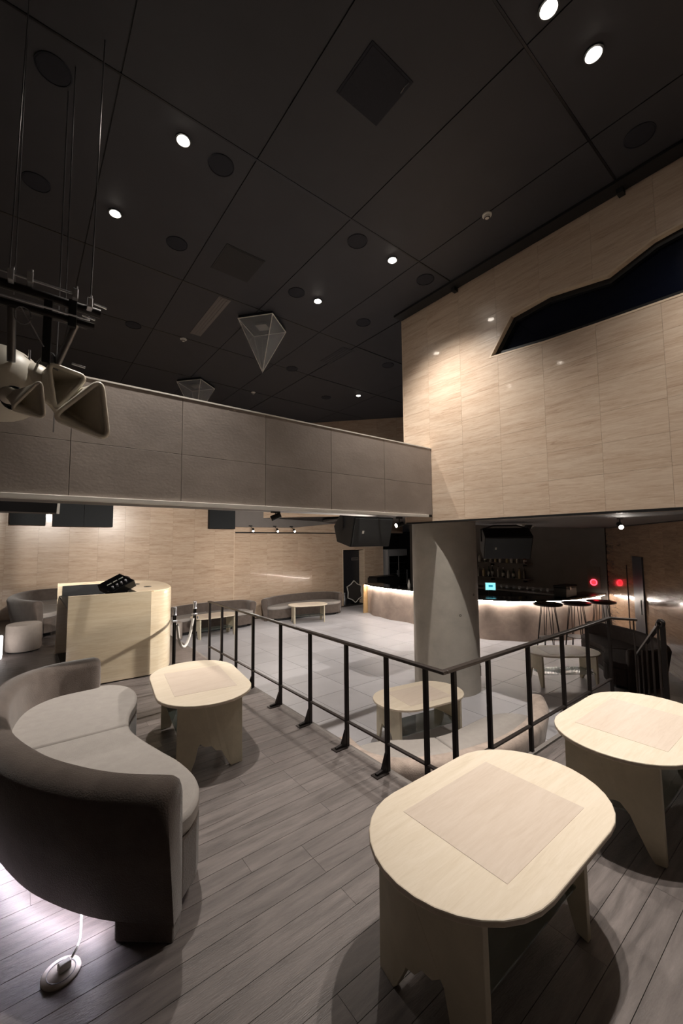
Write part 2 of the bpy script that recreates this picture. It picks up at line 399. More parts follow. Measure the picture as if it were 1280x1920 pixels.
# back walls
YB = 12.0
wb = struct(box('wall_back', -2, 5.2, YB + .012, YB + .3, FL, ZC, M_jointl))
def skp(a, h, wd, ht): return h > 3.7
tiles_on(wb, (-2, YB + .012, FL), (1, 0, 0), (0, -1, 0), [.49] + [.61] * 11, [.35] * 10, M_travb, skip=skp)
box('wall_edge', 5.2, 5.215, YB, YB + .3, FL, ZC, M_travc, wb)
wr = struct(box('wall_back_right', 5.215, 9.62, YB + .15, YB + .4, FL, 2.03, M_joint))
box('wall_core', 10.7, 11.75, YB + .15, YB + .4, FL, 2.03, M_joint, wr); box('wall_core', 9.62, 10.7, YB + .15, YB + .4, 1.38, 2.03, M_joint, wr)
tiles_on(wr, (5.215, YB + .15, FL), (1, 0, 0), (0, -1, 0), [.6] * 7 + [.205], [.35] * 7 + [.3], M_travb)
tiles_on(wr, (10.7, YB + .15, FL), (1, 0, 0), (0, -1, 0), [.525] * 2, [.35] * 7 + [.3], M_travb)
tiles_on(wr, (9.62, YB + .15, 1.38), (1, 0, 0), (0, -1, 0), [.54] * 2, [.35, .3], M_travb)
box('painted_shadow_gap', 5.3, 11.75, YB + .1, YB + .2, 2.0, 2.035, M_blk, wr)  # shade of the gap is painted: a solid black strip
# lit travertine band and the grey bulkhead over it
bd = struct(box('trim_band', 5.215, 12.9, YB + .1, YB + .3, 2.035, 2.6, M_travb))
gb = struct(put('wall_bulkhead', prismd('wall_bulkhead', [(5.23, 2.19), (7.4, 2.2), (9.6, 2.42), (11.2, 2.62), (11.2, 5.5), (5.23, 5.5)], YB + .02, YB + .12, M_bulk, lambda a, b, h: (a, h, b))))
# diagonal upper travertine wall seen past the gallery
a_, b_ = Vector((5.9, 12.4, 2.5)), Vector((10.4, 7.3, 2.5)); u_ = (b_ - a_).normalized(); n_ = Vector((-.75, -.66, 0)).normalized()
wu = struct(put('wall_upper', prismd('wall_upper', [(a_.x, a_.y), (b_.x, b_.y), (b_.x + .2, b_.y + .2), (a_.x + .2, a_.y + .2)], 2.5, ZC, M_joint)))
tiles_on(wu, a_, u_, n_, [.61] * 11, [.35] * 8 + [.28], M_travb)
# doorway with black door
dr = struct(box('door_1', 9.62, 10.7, YB + .42, YB + .47, FL, 1.38, M_door))
box('door_sign', 10.28, 10.62, YB + .405, YB + .42, .96, 1.06, M_bulk, dr); box('door_sign_stripe', 10.3, 10.6, YB + .4, YB + .406, .99, 1.03, M_door, dr)
for a in (9.6, 10.68): box('door_jamb', a, a + .04, YB + .13, YB + .45, FL, 1.4, M_travc, dr)
# recess with the fridge
rc = struct(box('wall_recess', 11.75, 13.2, YB + .55, YB + .6, FL, 2.1, M_blk)); box('recess_side', 13.15, 13.2, 11, YB + .6, FL, 2.1, M_blk, rc)
# bar back wall and oblique glossy wall
XB = 12.35
wbar = struct(box('wall_bar', XB, XB + .2, 4.2, 11.2, FL, 2.45, M_grey))
ca, cb = Vector((12.35, 4.18, FL)), Vector((6.35, .35, FL)); uu = (cb - ca).normalized(); nn = Vector((uu.y, -uu.x, 0)); nn = nn if nn.dot(Vector((-1, 1, 0))) > 0 else -nn
wri = struct(put('wall_right', prismd('wall_right', [tuple((ca - nn * .012).xy), tuple((cb - nn * .012).xy), tuple((cb - nn * .3).xy), tuple((ca - nn * .3).xy)], FL, WZ0 + .05, M_joint)))
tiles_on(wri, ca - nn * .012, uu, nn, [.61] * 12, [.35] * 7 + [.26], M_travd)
# shell behind the camera
struct(box('wall_left', -2.2, -2, -2.6, 13, -.1, ZC, M_bulk)); struct(box('wall_behind', -2, 13.4, -2.8, -2.6, -.1, ZC, M_bulk))
struct(box('wall_far_right', 13.4, 13.6, -2.6, 13.2, FL, 2.6, M_grey))

# ------------------------------------------------------------------ ceiling fittings
def aim(o, d): o.rotation_euler = Vector(d).to_track_quat('-Z', 'Y').to_euler()
def spot(name, loc, d, power, size=110, blend=1, r=.05, colr=WARM, parent=None):
    l = bpy.data.lights.new(name, 'SPOT'); l.energy = power; l.spot_size = radians(size); l.spot_blend = blend; l.shadow_soft_size = r; l.color = colr
    o = bpy.data.objects.new(name, l); link(o, parent); o.location = loc; aim(o, d); return o
def downlight(x, y, label, power, size=112, d=(0, 0, -1), z=ZC, m=None, blend=1):
    t = thing('ceiling_spotlight', label, 'spotlight', (x, y, z), group='ceiling spotlights')
    lathe('trim_ring', [(.075, 0), (.075, -.012), (.06, -.012), (.056, -.002), (.056, 0)], M_blk, t, seg=28)
    lathe('lens', [(.052, -.004), (.05, -.014), (.03, -.022), (.004, -.025)], m or M_lamp, t, seg=20)
    spot('light', (0, 0, -.05), d, power, size, blend, .035, parent=t)
    return t
PWR = 340
downlight(1.08, 3.78, 'bright ceiling spotlight above the horn speaker rig', PWR * 1.7, 60, d=(-.02, .02, -1))
downlight(3.88, 3.73, 'lit ceiling spotlight nearest the corner of the travertine wall', PWR * 1.35, 104, d=(.16, .0, -1))
downlight(.72, 5.16, 'lit ceiling spotlight just behind the hanging rig wires', PWR * 1.0, 64)
downlight(3.61, 5.14, 'small lit ceiling spotlight between the glass pyramid and the travertine wall', PWR * 1.3, 92, d=(.1, .15, -1))
downlight(3.45, 1.06, 'largest flaring ceiling spotlight at the upper right', PWR * 1.35, 58, d=(-.1, -.05, -1))
downlight(2.88, 1.15, 'ceiling spotlight at the top edge left of the largest one', PWR * 1.25, 54, d=(-.12, -.05, -1))
downlight(6.9, 7.97, 'tiny lit downlight far back by the travertine wall edge', PWR * 1.9, 78, m=M_lampdim)
downlight(3.9, -1.1, 'added ceiling spotlight out of view above the long window, brightening the wall', PWR * 1.2, 80, d=(.62, .5, -1))  # unseen extra lamp, added so the wall by the window stays lit
def disc(x, y, r, label):
    t = thing('ceiling_speaker', label, 'ceiling speaker', (x, y, ZC), group='round ceiling speakers')
    lathe('rim', [(r, .002), (r, -.008), (r * .93, -.01), (r * .93, .002)], M_hatch, t, seg=36)
    lathe('grille', [(r * .94, -.001), (r * .9, -.007), (.01, -.009)], M_hatch, t, seg=36)
for x, y, l in [(.06, 3.83, 'black round ceiling speaker at the top left corner'), (-.02, 5.21, 'black round ceiling speaker left of the hanging wires'), (1.44, 5.22, 'black round ceiling speaker right of the spotlight by the rig'),
                (3.27, 3.76, 'black round ceiling speaker left of the spotlight near the wall'), (3.22, 5.16, 'black round ceiling speaker above the glass pyramid'), (4.62, 5.18, 'black round ceiling speaker right of the small spotlight'),
                (1.42, 7.73, 'small dark ceiling speaker left of the pyramid, beyond the rig'), (6.21, 6.16, 'dark ceiling speaker beside the travertine wall edge'), (1.47, 3.81, 'faint ceiling speaker beside the bright spotlight flare'),
                (4.53, 1.05, 'black round ceiling speaker above the wall at the upper right'), (4.57, 3.73, 'dark ceiling speaker close to the travertine wall top'), (4.62, 7.6, 'dark ceiling speaker below the pyramid tip in view'), (6.3, 8.6, 'farthest dark ceiling speaker near the upper wall')]:
    disc(x, y, .13, l)
def detector(x, y, label, s=1, m=M_plas):
    t = thing('smoke_detector', label, 'smoke detector', (x, y, ZC), group='ceiling detectors')
    lathe('base', [(.055 * s, 0), (.055 * s, -.012), (.05 * s, -.016)], m, t, seg=24)
    lathe('sensor', [(.04 * s, -.016), (.036 * s, -.04), (.02 * s, -.046)], m, t, seg=24)
    lathe('vent_ring', [(.034 * s, -.04), (.034 * s, -.044), (.028 * s, -.045)], M_joint, t, seg=24)
detector(4.22, 2.49, 'white smoke detector on the ceiling near the window wall', 1)
detector(2.28, 7.7, 'small white round ceiling sensor left of the glass pyramid', 1.1)
detector(4.57, 9.43, 'tiny white ceiling sensor just above the gallery parapet', 1)
def plate(name, x0, x1, y0, y1, label, cat, m, nsl=0):
    t = thing(name, label, cat, ((x0 + x1) / 2, (y0 + y1) / 2, ZC))
    box('frame', x0, x1, y0, y1, ZC - .006, ZC + .002, m, t, bevel=.002)
    box('panel', x0 + .02, x1 - .02, y0 + .02, y1 - .02, ZC - .009, ZC - .004, m, t)
    if nsl:
        for k in range(nsl):
            xx = x0 + .03 + (x1 - x0 - .06) * (k + .5) / nsl
            box('slat', xx - .008, xx + .008, y0 + .03, y1 - .03, ZC - .014, ZC - .008, m, t)
    return t
h1 = plate('ceiling_hatch', 1.99, 2.46, 2.08, 2.54, 'black square access hatch in the ceiling at the top centre', 'hatch', M_hatch)
tube('latch', [(2.43, 2.1, ZC - .012), (2.41, 2.14, ZC - .03), (2.43, 2.2, ZC - .012)], .004, M_steel, h1, seg=6)
plate('ceiling_hatch', 1.95, 2.5, 4.82, 5.4, 'dark square hatch in the ceiling above the pyramid pendant', 'hatch', M_ceilb)
plate('air_vent', 2.3, 2.5, 5.98, 7.4, 'long grey ceiling air slot left of the glass pyramid', 'air vent', M_bulk, 3)
plate('air_vent', 4.9, 5.2, 6.1, 6.9, 'dim ceiling air slot right of the glass pyramid', 'air vent', M_ceil, 4)
# pyramids
def pyramid(x, y, rz, label):
    t = thing('pyramid_pendant', label, 'pendant', (x, y, ZC), rz, group='glass pyramid pendants')
    s, h = .315, .9
    top = [(-s, -s, -.05), (s, -s, -.05), (s, s, -.05), (-s, s, -.05)]; tip = Vector((0, 0, -h))
    box('ceiling_box', -s * .98, s * .98, -s * .98, s * .98, -.05, 0, M_hatch, t, world=False)
    for i in range(4):
        a, b = Vector(top[i]), Vector(top[(i + 1) % 4]); n = (b - a).cross(tip - a).normalized() * .004
        put('glass_face', mesh('glass_face', [a, b, tip, a - n, b - n, tip - n], [(0, 1, 2), (5, 4, 3), (0, 3, 4, 1), (1, 4, 5, 2), (2, 5, 3, 0)], M_crystal), t)
        tube('edge_bar', [a, tip], .007, M_plas, t, world=False, seg=6)
        tube('top_bar', [a, b], .009, M_plas, t, world=False, seg=6)
    box('lamp_plate', -.1, .1, -.1, .1, -.09, -.05, M_steel, t, world=False)
    lathe('tip_cap', [(.004, -h - .02), (.018, -h + .035), (.008, -h + .04)], M_chrome, t, seg=10)
pyramid(3.21, 6.27, radians(-51), 'clear inverted glass pyramid pendant hanging above the gallery')
pyramid(3.2, 9.72, radians(-51), 'distant inverted glass pyramid pendant cut off by the gallery parapet')

# ------------------------------------------------------------------ horn loudspeaker and its rig
YR = 3.4
rig = thing('speaker_rig', 'black and chrome pipe rig hung from ceiling wires above the horn speakers', 'rig', (0, YR, 3.2))
tube('main_pipe', [(-.9, YR, 3.455), (.40, YR, 3.415)], .032, M_black, rig)
tube('guide_rod', [(-.6, YR - .06, 3.5), (.25, YR - .06, 3.475)], .009, M_chrome, rig, seg=8)
tube('lower_pipe', [(-.9, YR - .02, 3.305), (.36, YR - .02, 3.295)], .024, M_black, rig)
tube('lower_rod', [(-.6, YR - .06, 3.33), (.33, YR - .06, 3.315)], .007, M_chrome, rig, seg=8)
tube('rear_pipe', [(-.9, YR + .3, 3.45), (.35, YR + .3, 3.43)], .022, M_black, rig)
box('hanger_plate', .06, .11, YR - .02, YR + .02, 2.95, 3.4, M_blk, rig, bevel=.004)
box('hanger_plate', .2, .25, YR - .05, YR - .01, 3.24, 3.44, M_blk, rig, bevel=.004)
tube('strut', [(.25, YR, 3.28), (.14, YR + .05, 2.94)], .022, M_steel, rig)
tube('strut', [(-.11, YR, 3.3), (-.1, YR + .05, 2.93)], .024, M_steel, rig)
tube('brace_cable', [(-.06, YR - .05, 3.28), (.07, YR - .04, 3.05)], .005, M_chrome, rig, seg=6)
for x, z in ((-.12, 3.47), (-.02, 3.49), (.235, 3.475), (.325, 3.44)):
    t = box('clamp', x - .018, x + .018, YR - .09, YR - .02, z - .04, z + .035, M_chrome, rig, bevel=.006)
    bt = tube('clamp_bolt', [(x + .01, YR - .06, z + .03), (x + .01, YR - .06, z + .065)], .006, M_chrome, rig, seg=6)
for x, z in ((.37, 3.44), (.3, 3.33), (.25, 2.96)):
    tube('wing_bolt', [(x - .02, YR - .08, z), (x + .06, YR - .08, z - .01)], .008, M_chrome, rig, seg=6)
for k, (x, y, z) in enumerate([(.33, YR - .05, 3.5), (.335, YR - .01, 3.5), (-.13, YR - .05, 3.5), (-.11, YR + .25, 3.5), (.17, YR + .55, 2.6), (.2, YR + .3, 3.46)]):
    tube('suspension_wire', [(x, y, z), (x + (.03 if k < 3 else 0), y, ZC)], .004 if k != 4 else .005, M_steel, rig, seg=6)
loop = [(.0 + .045 * cos(t) - .05, YR - .06, 3.22 + .06 * sin(t)) for t in [i * .5 for i in range(13)]]
tube('safety_loop', loop, .003, M_steel, rig, seg=6)

horn = thing('horn_loudspeaker', 'cream horn loudspeaker with three triangular mouths at the upper left', 'loudspeaker', (0, 3.4, 2.4))
def rtri(v, rr=.2, n=6):
    """rounded triangle ring through the corners v"""
    out = []
    for i in range(3):
        p, a, b = v[i], v[i - 1], v[(i + 1) % 3]
        p0 = p.lerp(a, rr); p2 = p.lerp(b, rr)
        for k in range(n + 1):
            t = k / n; out.append(p0 * (1 - t) ** 2 + p * 2 * t * (1 - t) + p2 * t * t)
    return out
def make_horn(mouth, throat, scale0=.22, lip=.017, curve=.5):
    v = [Vector(p) for p in mouth]; c = sum(v, Vector()) / 3; th = Vector(throat)
    ring = rtri(v); n = len(ring); secs = []
    for k in range(9):
        t = k / 8; s = scale0 + (1 - scale0) * (t ** 1.35); cc = th.lerp(c, t)
        secs.append([cc + (p - c) * s for p in ring])
    vs = [p for s in secs for p in s]; fs = []
    for k in range(8):
        for i in range(n): fs.append((k * n + i, k * n + (i + 1) % n, (k + 1) * n + (i + 1) % n, (k + 1) * n + i))
    fs.append(tuple(range(n)))
    d = mesh('horn_bell', vs, fs, M_horn); d.materials.append(M_hornin)
    o = auto(put('horn_bell', d, horn, True), 60)
    sd = o.modifiers.new('shell', 'SOLIDIFY'); sd.thickness = .014; sd.offset = 0; sd.material_offset = 0
    lp = ring + [ring[0], ring[1]]
    l = auto(put('lip', tubed('lip', lp, lip, M_horn, 8), o), 60)
    return o
from_px = {}
make_horn([(.13, 3.38, 2.57), (.415, 3.34, 2.90), (.475, 3.36, 2.46)], (.12, 3.8, 2.82), .2)
make_horn([(.10, 3.42, 2.965), (.335, 3.44, 2.925), (.15, 3.40, 2.63)], (-.02, 3.82, 2.87), .3)
make_horn([(-.085, 3.15, 2.525), (.058, 3.13, 2.74), (.087, 3.15, 2.50)], (-.09, 3.32, 2.66), .25, .01)
def sphere(name, c, r, m, parent, sc=(1, 1, 1), seg=32):
    prof = [(max(.002, r * sin(pi * i / 16)), -r * cos(pi * i / 16)) for i in range(17)]
    o = lathe(name, prof, m, parent, seg=seg, ang=80); o.location = Vector(c) - Vector(parent.location); o.scale = sc; return o
sphere('woofer_shell', (-.16, 3.72, 2.85), .27, M_horn, horn)
sphere('horn_neck', (.03, 3.66, 2.9), .125, M_horn, horn, (1, 1.3, .95))
sphere('horn_driver', (-.1, 3.36, 2.67), .055, M_horn, horn, (1, 1.3, 1))
rg = [(-.075 + .06 * cos(t), 3.42, 2.675 + .068 * sin(t)) for t in [i * 2 * pi / 20 for i in range(21)]]
tube('driver_ring', rg, .016, M_blkgl, horn, seg=8)
tube('mount_bolt', [(-.005, 3.58, 3.0), (-.005, 3.58, 3.09)], .007, M_chrome, horn, seg=6)
tube('signal_cable', catmull([(.04, 3.6, 3.01), (.09, 3.5, 3.06), (.13, 3.42, 3.03), (.14, 3.42, 2.96)], 5), .007, M_blk, horn, seg=6)

# ------------------------------------------------------------------ tables
def stadium(L, W, rr, n=14):
    """rounded end table outline: half length L, half width W; ends are soft arcs"""
    pts = []
    for i in range(n * 4):
        t = 2 * pi * i / (n * 4); c, s = cos(t), sin(t)
        pts.append((L * math.copysign(abs(c) ** rr[0], c), W * math.copysign(abs(s) ** rr[1], s)))
    return pts
def pill(L, W, n=16):
    """straight long sides, elliptical ends"""
    e = W * .98; pts = []
    for i in range(n + 1):
        t = -pi / 2 + pi * i / n; pts.append((L - e + e * cos(t), W * sin(t)))
    for i in range(n + 1):
        t = pi / 2 + pi * i / n; pts.append((-(L - e) + e * cos(t), W * sin(t)))
    return pts
def leg_panel(wd, h, arch, sd):
    r = random.Random(sd)
    pts = [(-wd / 2 + wd * k / 8, h) for k in range(8, 0, -1)] + [(-wd / 2, h), (-wd / 2 - .005, 0)]
    for u, v in arch: pts.append((-wd / 2 + wd * u, h * v + (r.uniform(-.006, .006) if 0 < v else 0)))
    pts += [(wd / 2 + .005, 0)]
    return pts
ARCHES = [[(.17, 0), (.2, .06), (.26, .2), (.3, .38), (.33, .41), (.4, .36), (.5, .35), (.57, .29), (.66, .26), (.7, .17), (.78, .04), (.82, 0)],
          [(.1, 0), (.14, .1), (.22, .32), (.3, .5), (.38, .47), (.48, .46), (.56, .48), (.61, .5), (.7, .4), (.77, .24), (.86, .07), (.91, 0)]]
def make_table(label, loc, rz, W=.365, L=.605, H=.53, ar=(0, 1), flip=1, glass=True, xo=(-.48, .48)):
    t = thing('lounge_table', label, 'table', loc, rz, group='pale stone lounge tables')
    put('tabletop', prismd('tabletop', pill(L, W), H - .024, H, M_stone), t, bevel=.005)
    put('inlay', boxd('inlay', -.315, .315, -.24, .24, H - .002, H + .0012, M_inlay), t)
    for i, s in enumerate((-1, 1)):
        pp = leg_panel(.475, H - .024, ARCHES[ar[i]], i + 5)
        x0 = xo[i]
        put('leg_panel', prismd('leg_panel', pp, -.016, .016, M_leg, lambda a, b, h: (x0 + h - s * .45 * a * a, a * flip, b)), t, bevel=.003)
    if glass: put('glass_shelf', boxd('glass_shelf', xo[0] + .02, xo[1] - .02, -.2, .2, .19, .198, M_shelf), t)
    return t
make_table('nearest pale stone lounge table in the foreground, seen from above', (1.66, 1.05, 0), 0, ar=(0, 1), xo=(-.475, .325))
make_table('pale stone lounge table at the right edge beside the nearest one', (3.15, .955, 0), 0, ar=(1, 0), flip=-1)
make_table('pale stone lounge table in front of the curved sofa and the rail', (1.245, 3.575, 0), radians(82), ar=(0, 0), flip=-1)
make_table('pale stone table on the dance floor just beyond the rail corner', (3.93, 3.47, FL), radians(-10), ar=(1, 0), flip=-1)
make_table('shadowed grey table on the dance floor behind the right rail', (7.32, 3.24, FL), radians(-37), ar=(1, 1))
make_table('far pale table before the back sofa by the doorway', (6.95, 10.5, FL), radians(-20), ar=(0, 0))
make_table('far pale table before the back sofa behind the stanchions', (4.05, 10.55, FL), radians(2), ar=(0, 0))

# ------------------------------------------------------------------ curved sofas
def make_sofa(label, loc, rz, fab, seat, group='curved velvet sofas', scale=(1, 1, 1), led=True):
    """C-shaped sofa, opening towards +x; local origin at the middle of the sofa"""
    t = thing('curved_sofa', label, 'sofa', loc, rz, group=group); t.scale = scale
    ox, oy = .3, 3.12
    outer = [(.47, 1.85), (.26, 2.05), (.09, 2.29), (-.04, 2.55), (-.16, 2.95), (-.2, 3.4), (-.17, 3.78), (-.08, 4.08), (.08, 4.28), (.28, 4.38), (.55, 4.4)]
    path = catmull([(a - ox, b - oy, 0) for a, b in outer], 5)
    inner = []
    for i, p in enumerate(path):
        tg = (path[min(i + 1, len(path) - 1)] - path[max(i - 1, 0)]).normalized(); inner.append(p + Vector((tg.y, -tg.x, 0)) * .18)
    # rounded back profile between outer and inner face
    def section(i, z0, top):
        o, n = path[i], inner[i]; out = []
        prof = [(.55, z0), (.3, .32), (0, top - .07), (.1, top - .026), (.28, top - .004), (.5, top), (.72, top - .003), (.9, top - .022), (1, top - .06), (1.12, z0)]
        for a, h in prof:
            q = o.lerp(n, a); out.append(Vector((q.x, q.y, h)))
        return out
    def back(i0, i1, z0=.085):
        secs = [section(i, z0, .68) for i in range(i0, i1 + 1)]; n = 10
        # rounded end caps
        def cap(i, sgn):
            tg = (path[min(i + 1, len(path) - 1)] - path[max(i - 1, 0)]).normalized() * sgn
            c = [Vector((0, 0, 0))] * 0
            for kk, (push, sh) in enumerate(((.03, .10), (.045, .26))):
                s = section(i, z0, .68); m = (path[i] + inner[i]) / 2; r = []
                for v in s:
                    f = Vector((m.x, m.y, v.z)); r.append(v.lerp(f, sh) + tg * push - Vector((0, 0, sh * .10 if v.z > .5 else 0)))
                c.append(r)
            return c
        if i0 == 0: a = cap(0, -1); secs = [a[1], a[0]] + secs
        if i1 == len(path) - 1: secs = secs + cap(i1, 1)
        vs = [v for s in secs for v in s]; fs = []
        for k in range(len(secs) - 1):
            for j in range(n): fs.append((k * n + j, k * n + (j + 1) % n, (k + 1) * n + (j + 1) % n, (k + 1) * n + j))
        fs += [tuple(range(n)), tuple(range((len(secs) - 1) * n, len(secs) * n))[::-1]]
        return mesh('backrest', vs, fs, fab)
    mid = len(path) // 2
    auto(put('backrest', back(0, mid), t), 50); auto(put('backrest', back(mid, len(path) - 1), t), 50)
    # end posts reaching the floor
    for i, s in ((0, -1), (len(path) - 1, 1)):
        i2 = i + (4 if i == 0 else -4)
        poly = [path[i] , path[i2], inner[i2], inner[i]]
        tg = (path[min(i + 1, len(path) - 1)] - path[max(i - 1, 0)]).normalized() * s
        L_ = lambda j, a: path[j].lerp(inner[j], a)
        poly = [L_(i, .6) + tg * .035, L_(i2, .55), L_(i2, 1.1), L_(i, 1.05) + tg * .035]
        put('end_foot', prismd('end_foot', [(p.x, p.y) for p in poly], 0, .09, fab), t, bevel=.01)
    # seat: kidney front line, back line tucked under the backrest
    front = [(.55, 1.96), (.70, 2.05), (.79, 2.25), (.78, 2.5), (.72, 2.74), (.655, 3.02), (.64, 3.22), (.69, 3.46), (.78, 3.68), (.82, 3.9), (.79, 4.1), (.7, 4.24), (.56, 4.3)]
    fr = catmull([(a - ox, b - oy, 0) for a, b in front], 4)
    def seatpoly(y0, y1):
        f = [p for p in fr if y0 - 1e-4 <= p.y + oy <= y1 + 1e-4]
        b = [p.lerp(q, .8) for p, q in zip(path, inner) if y0 <= p.lerp(q, .8).y + oy <= y1]
        b = [q for q in b]
        # clean ordering
        return [(p.x, p.y) for p in f] + [(p.x, p.y) for p in reversed(b)]
    def cutpoly(y0, y1):
        f = sorted([(p.y + oy, p.x) for p in fr]); bk = sorted([(p.lerp(q, .8).y + oy, p.lerp(q, .8).x) for p, q in zip(path, inner)])
        def ip(L, y):
            for (a, xa), (b, xb) in zip(L, L[1:]):
                if a <= y <= b: return xa + (xb - xa) * ((y - a) / max(1e-6, b - a))
            return L[0][1] if y < L[0][0] else L[-1][1]
        n = 26; ysn = [y0 + (y1 - y0) * i / n for i in range(n + 1)]
        A = [(ip(f, y), y - oy) for y in ysn]; B = [(min(ip(bk, y), ip(f, y) - .01), y - oy) for y in ysn]
        return A + B[::-1]
    for k, (y0, y1) in enumerate(((1.985, 3.245), (3.25, 4.295))):
        SC = put('seat_cushion', prismd('seat_cushion', cutpoly(y0, y1), .345, .435, seat), t, bevel=.02); auto(SC, 50)
    put('seat_base', prismd('seat_base', cutpoly(2.0, 4.28), .075, .342, fab), t, bevel=.012)
    pl = [(x * .55 + .16, y * .9) for x, y in cutpoly(2.1, 4.18)]
    put('plinth', prismd('plinth', pl, 0, .075, M_blk), t)
    if led:
        lp = [p.lerp(q, .68) + Vector((0, 0, .076)) for p, q in zip(path, inner)][5:-5]
        auto(put('led_strip', tubed('led_strip', lp, .007, M_ledc, 6), t))
    return t
make_sofa('curved taupe sofa with grey kidney-shaped seat in the left foreground', (.3, 3.12, 0), 0, M_fab, M_seat)
make_sofa('curved light beige sofa on the dance floor tucked below the rail corner', (3.42, 2.42, FL), radians(76), M_fabl, M_seat, scale=(1, 1, 1), led=False)
make_sofa('far curved taupe sofa against the wall behind the stanchions', (4.15, 11.5, FL), radians(-92), M_fab, M_seat, scale=(1.0, 1.12, 1), led=False)
make_sofa('far dark curved sofa beside the doorway', (7.35, 11.5, FL), radians(-97), M_fab, M_seat, scale=(1.0, 1.14, 1), led=False)
make_sofa('curved grey sofa on the platform behind the dj booth, left edge', (.3, 10.45, 0), radians(-12), M_fab, M_seat, led=False)
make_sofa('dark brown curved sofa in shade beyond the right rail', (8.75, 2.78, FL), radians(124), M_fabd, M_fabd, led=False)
# upright rounded arm piece and poufs
def pouf(loc, r, h, label, rz=0, sc=(1, 1, 1), m=M_pouf):
    t = thing('pouf', label, 'pouf', loc, rz, group='round fabric poufs'); t.scale = sc
    lathe('cushion', [(r * .96, .02), (r, .05), (r, h - .03), (r * .97, h - .008), (r * .9, h), (.01, h)], m, t, seg=40)
    lathe('glide_base', [(r * .9, 0), (r * .9, .02)], M_blk, t, seg=32)
pouf((.09, 8.42, 0), .235, .43, 'oval grey fabric pouf beside the dj booth')
pouf((3.05, 10.75, FL), .24, .43, 'grey fabric pouf behind the stanchions')

# ------------------------------------------------------------------ rails
def handrail(name, pts, posts, label, z=.85, low=.22, foot=True, side=(-1, 0)):
    t = thing(name, label, 'railing', (pts[0][0], pts[0][1], 0))
    return t
rl = thing('balustrade', 'dark steel balustrade along the platform edge, turning at the corner', 'railing', (2.2, 1.73, 0))
X0, Y0, Y1, X1 = 2.2, 1.73, 5.93, 5.08
def bar(name, a, b, wd, h, m, parent, bevel=.003):
    """flat bar from a to b with width wd (horizontal) and height h"""
    a, b = Vector(a), Vector(b); d = (b - a).normalized(); s = (d.cross(Vector((0, 0, 1))) if abs(d.z) < .95 else Vector((1, 0, 0))).normalized() * wd / 2; u = s.cross(d).normalized() * h / 2
    vs = [a - s - u, a + s - u, a + s + u, a - s + u, b - s - u, b + s - u, b + s + u, b - s + u]
    return put(name, mesh(name, vs, [(0, 1, 2, 3), (7, 6, 5, 4), (0, 4, 5, 1), (1, 5, 6, 2), (2, 6, 7, 3), (3, 7, 4, 0)], m), parent, True, bevel)
HR = .84
bar('handrail', (X0, Y0 - .02, HR), (X0, Y1 + .02, HR), .045, .022, M_rail, rl, .005)
bar('handrail', (X0 + .02, Y0, HR), (X1, Y0, HR), .045, .022, M_rail, rl, .005)
bar('handrail', (X1, Y0 + .01, HR), (X1 + .1, Y0 - .23, HR), .045, .022, M_rail, rl, .005)
bar('bottom_rail', (X0, Y0 + .06, .2), (X0, Y1, .2), .03, .014, M_rail, rl)
bar('bottom_rail', (X0 + .08, Y0, .2), (X1, Y0, .2), .03, .014, M_rail, rl)
py = [1.88, 2.26, 2.74, 3.29, 3.85, 4.5, 4.98, 5.45, 5.91]
for k, y in enumerate(py):
    bar('post', (X0, y, .0 if k else -.3), (X0, y, HR - .01), .03, .03, M_black, rl)
    if k in (1, 2, 3, 4, 5, 6, 7):
        put('post_foot', prismd('post_foot', [(X0 - .12, .0), (X0 + .01, .0), (X0 + .01, .16), (X0 - .02, .13), (X0 - .06, .03), (X0 - .12, .02)], y - .012, y + .012, M_black, lambda a, b, h: (a, h, b)), rl, True)
        box('foot_plate', X0 - .14, X0 - .02, y - .035, y + .035, 0, .008, M_rail, rl, bevel=.001)
px = [2.31, 2.72, 3.3, 3.92, 4.48, 5.06]
for k, x in enumerate(px): bar('post', (x, Y0, -.02), (x, Y0, HR - .01), .03, .03, M_black, rl)
bar('post', (X1 + .085, Y0 - .2, 0), (X1 + .085, Y0 - .2, HR), .014, .014, M_rail, rl)
# stair flight and its rail
st = struct(thing('stairs', 'dark steps from the platform down to the dance floor behind the right rail', 'stairs', (5.4, 1.0, FL))); del st['category']
for k in range(3): box('step', 5.15 + .3 * k, 5.45 + .3 * k, .4, 1.62, FL, FL + .54 - .18 * k, M_joint, st, bevel=.004)
r2 = thing('stair_railing', 'dark sloping stair railing with thin balusters at the right edge', 'railing', (5.5, 1.5, 0))
pa, pb = Vector((5.02, 1.27, .85)), Vector((6.5, 1.9, .17))
bar('handrail', pa, pb, .04, .03, M_rail, r2)
for k in range(5):
    q = pa.lerp(pb, .06 + .94 * k / 4); bar('baluster', (q.x, q.y, q.z - .85), (q.x, q.y, q.z), .018, .018, M_rail, r2, .002)
bar('return_post', (5.0, 1.24, 0), (5.0, 1.24, .84), .04, .04, M_black, r2)
tube('return_loop', catmull([(5.0, 1.24, .83), (4.99, 1.23, .88), (5.02, 1.27, .885), (5.06, 1.3, .83)], 5), .018, M_black, r2, seg=8)

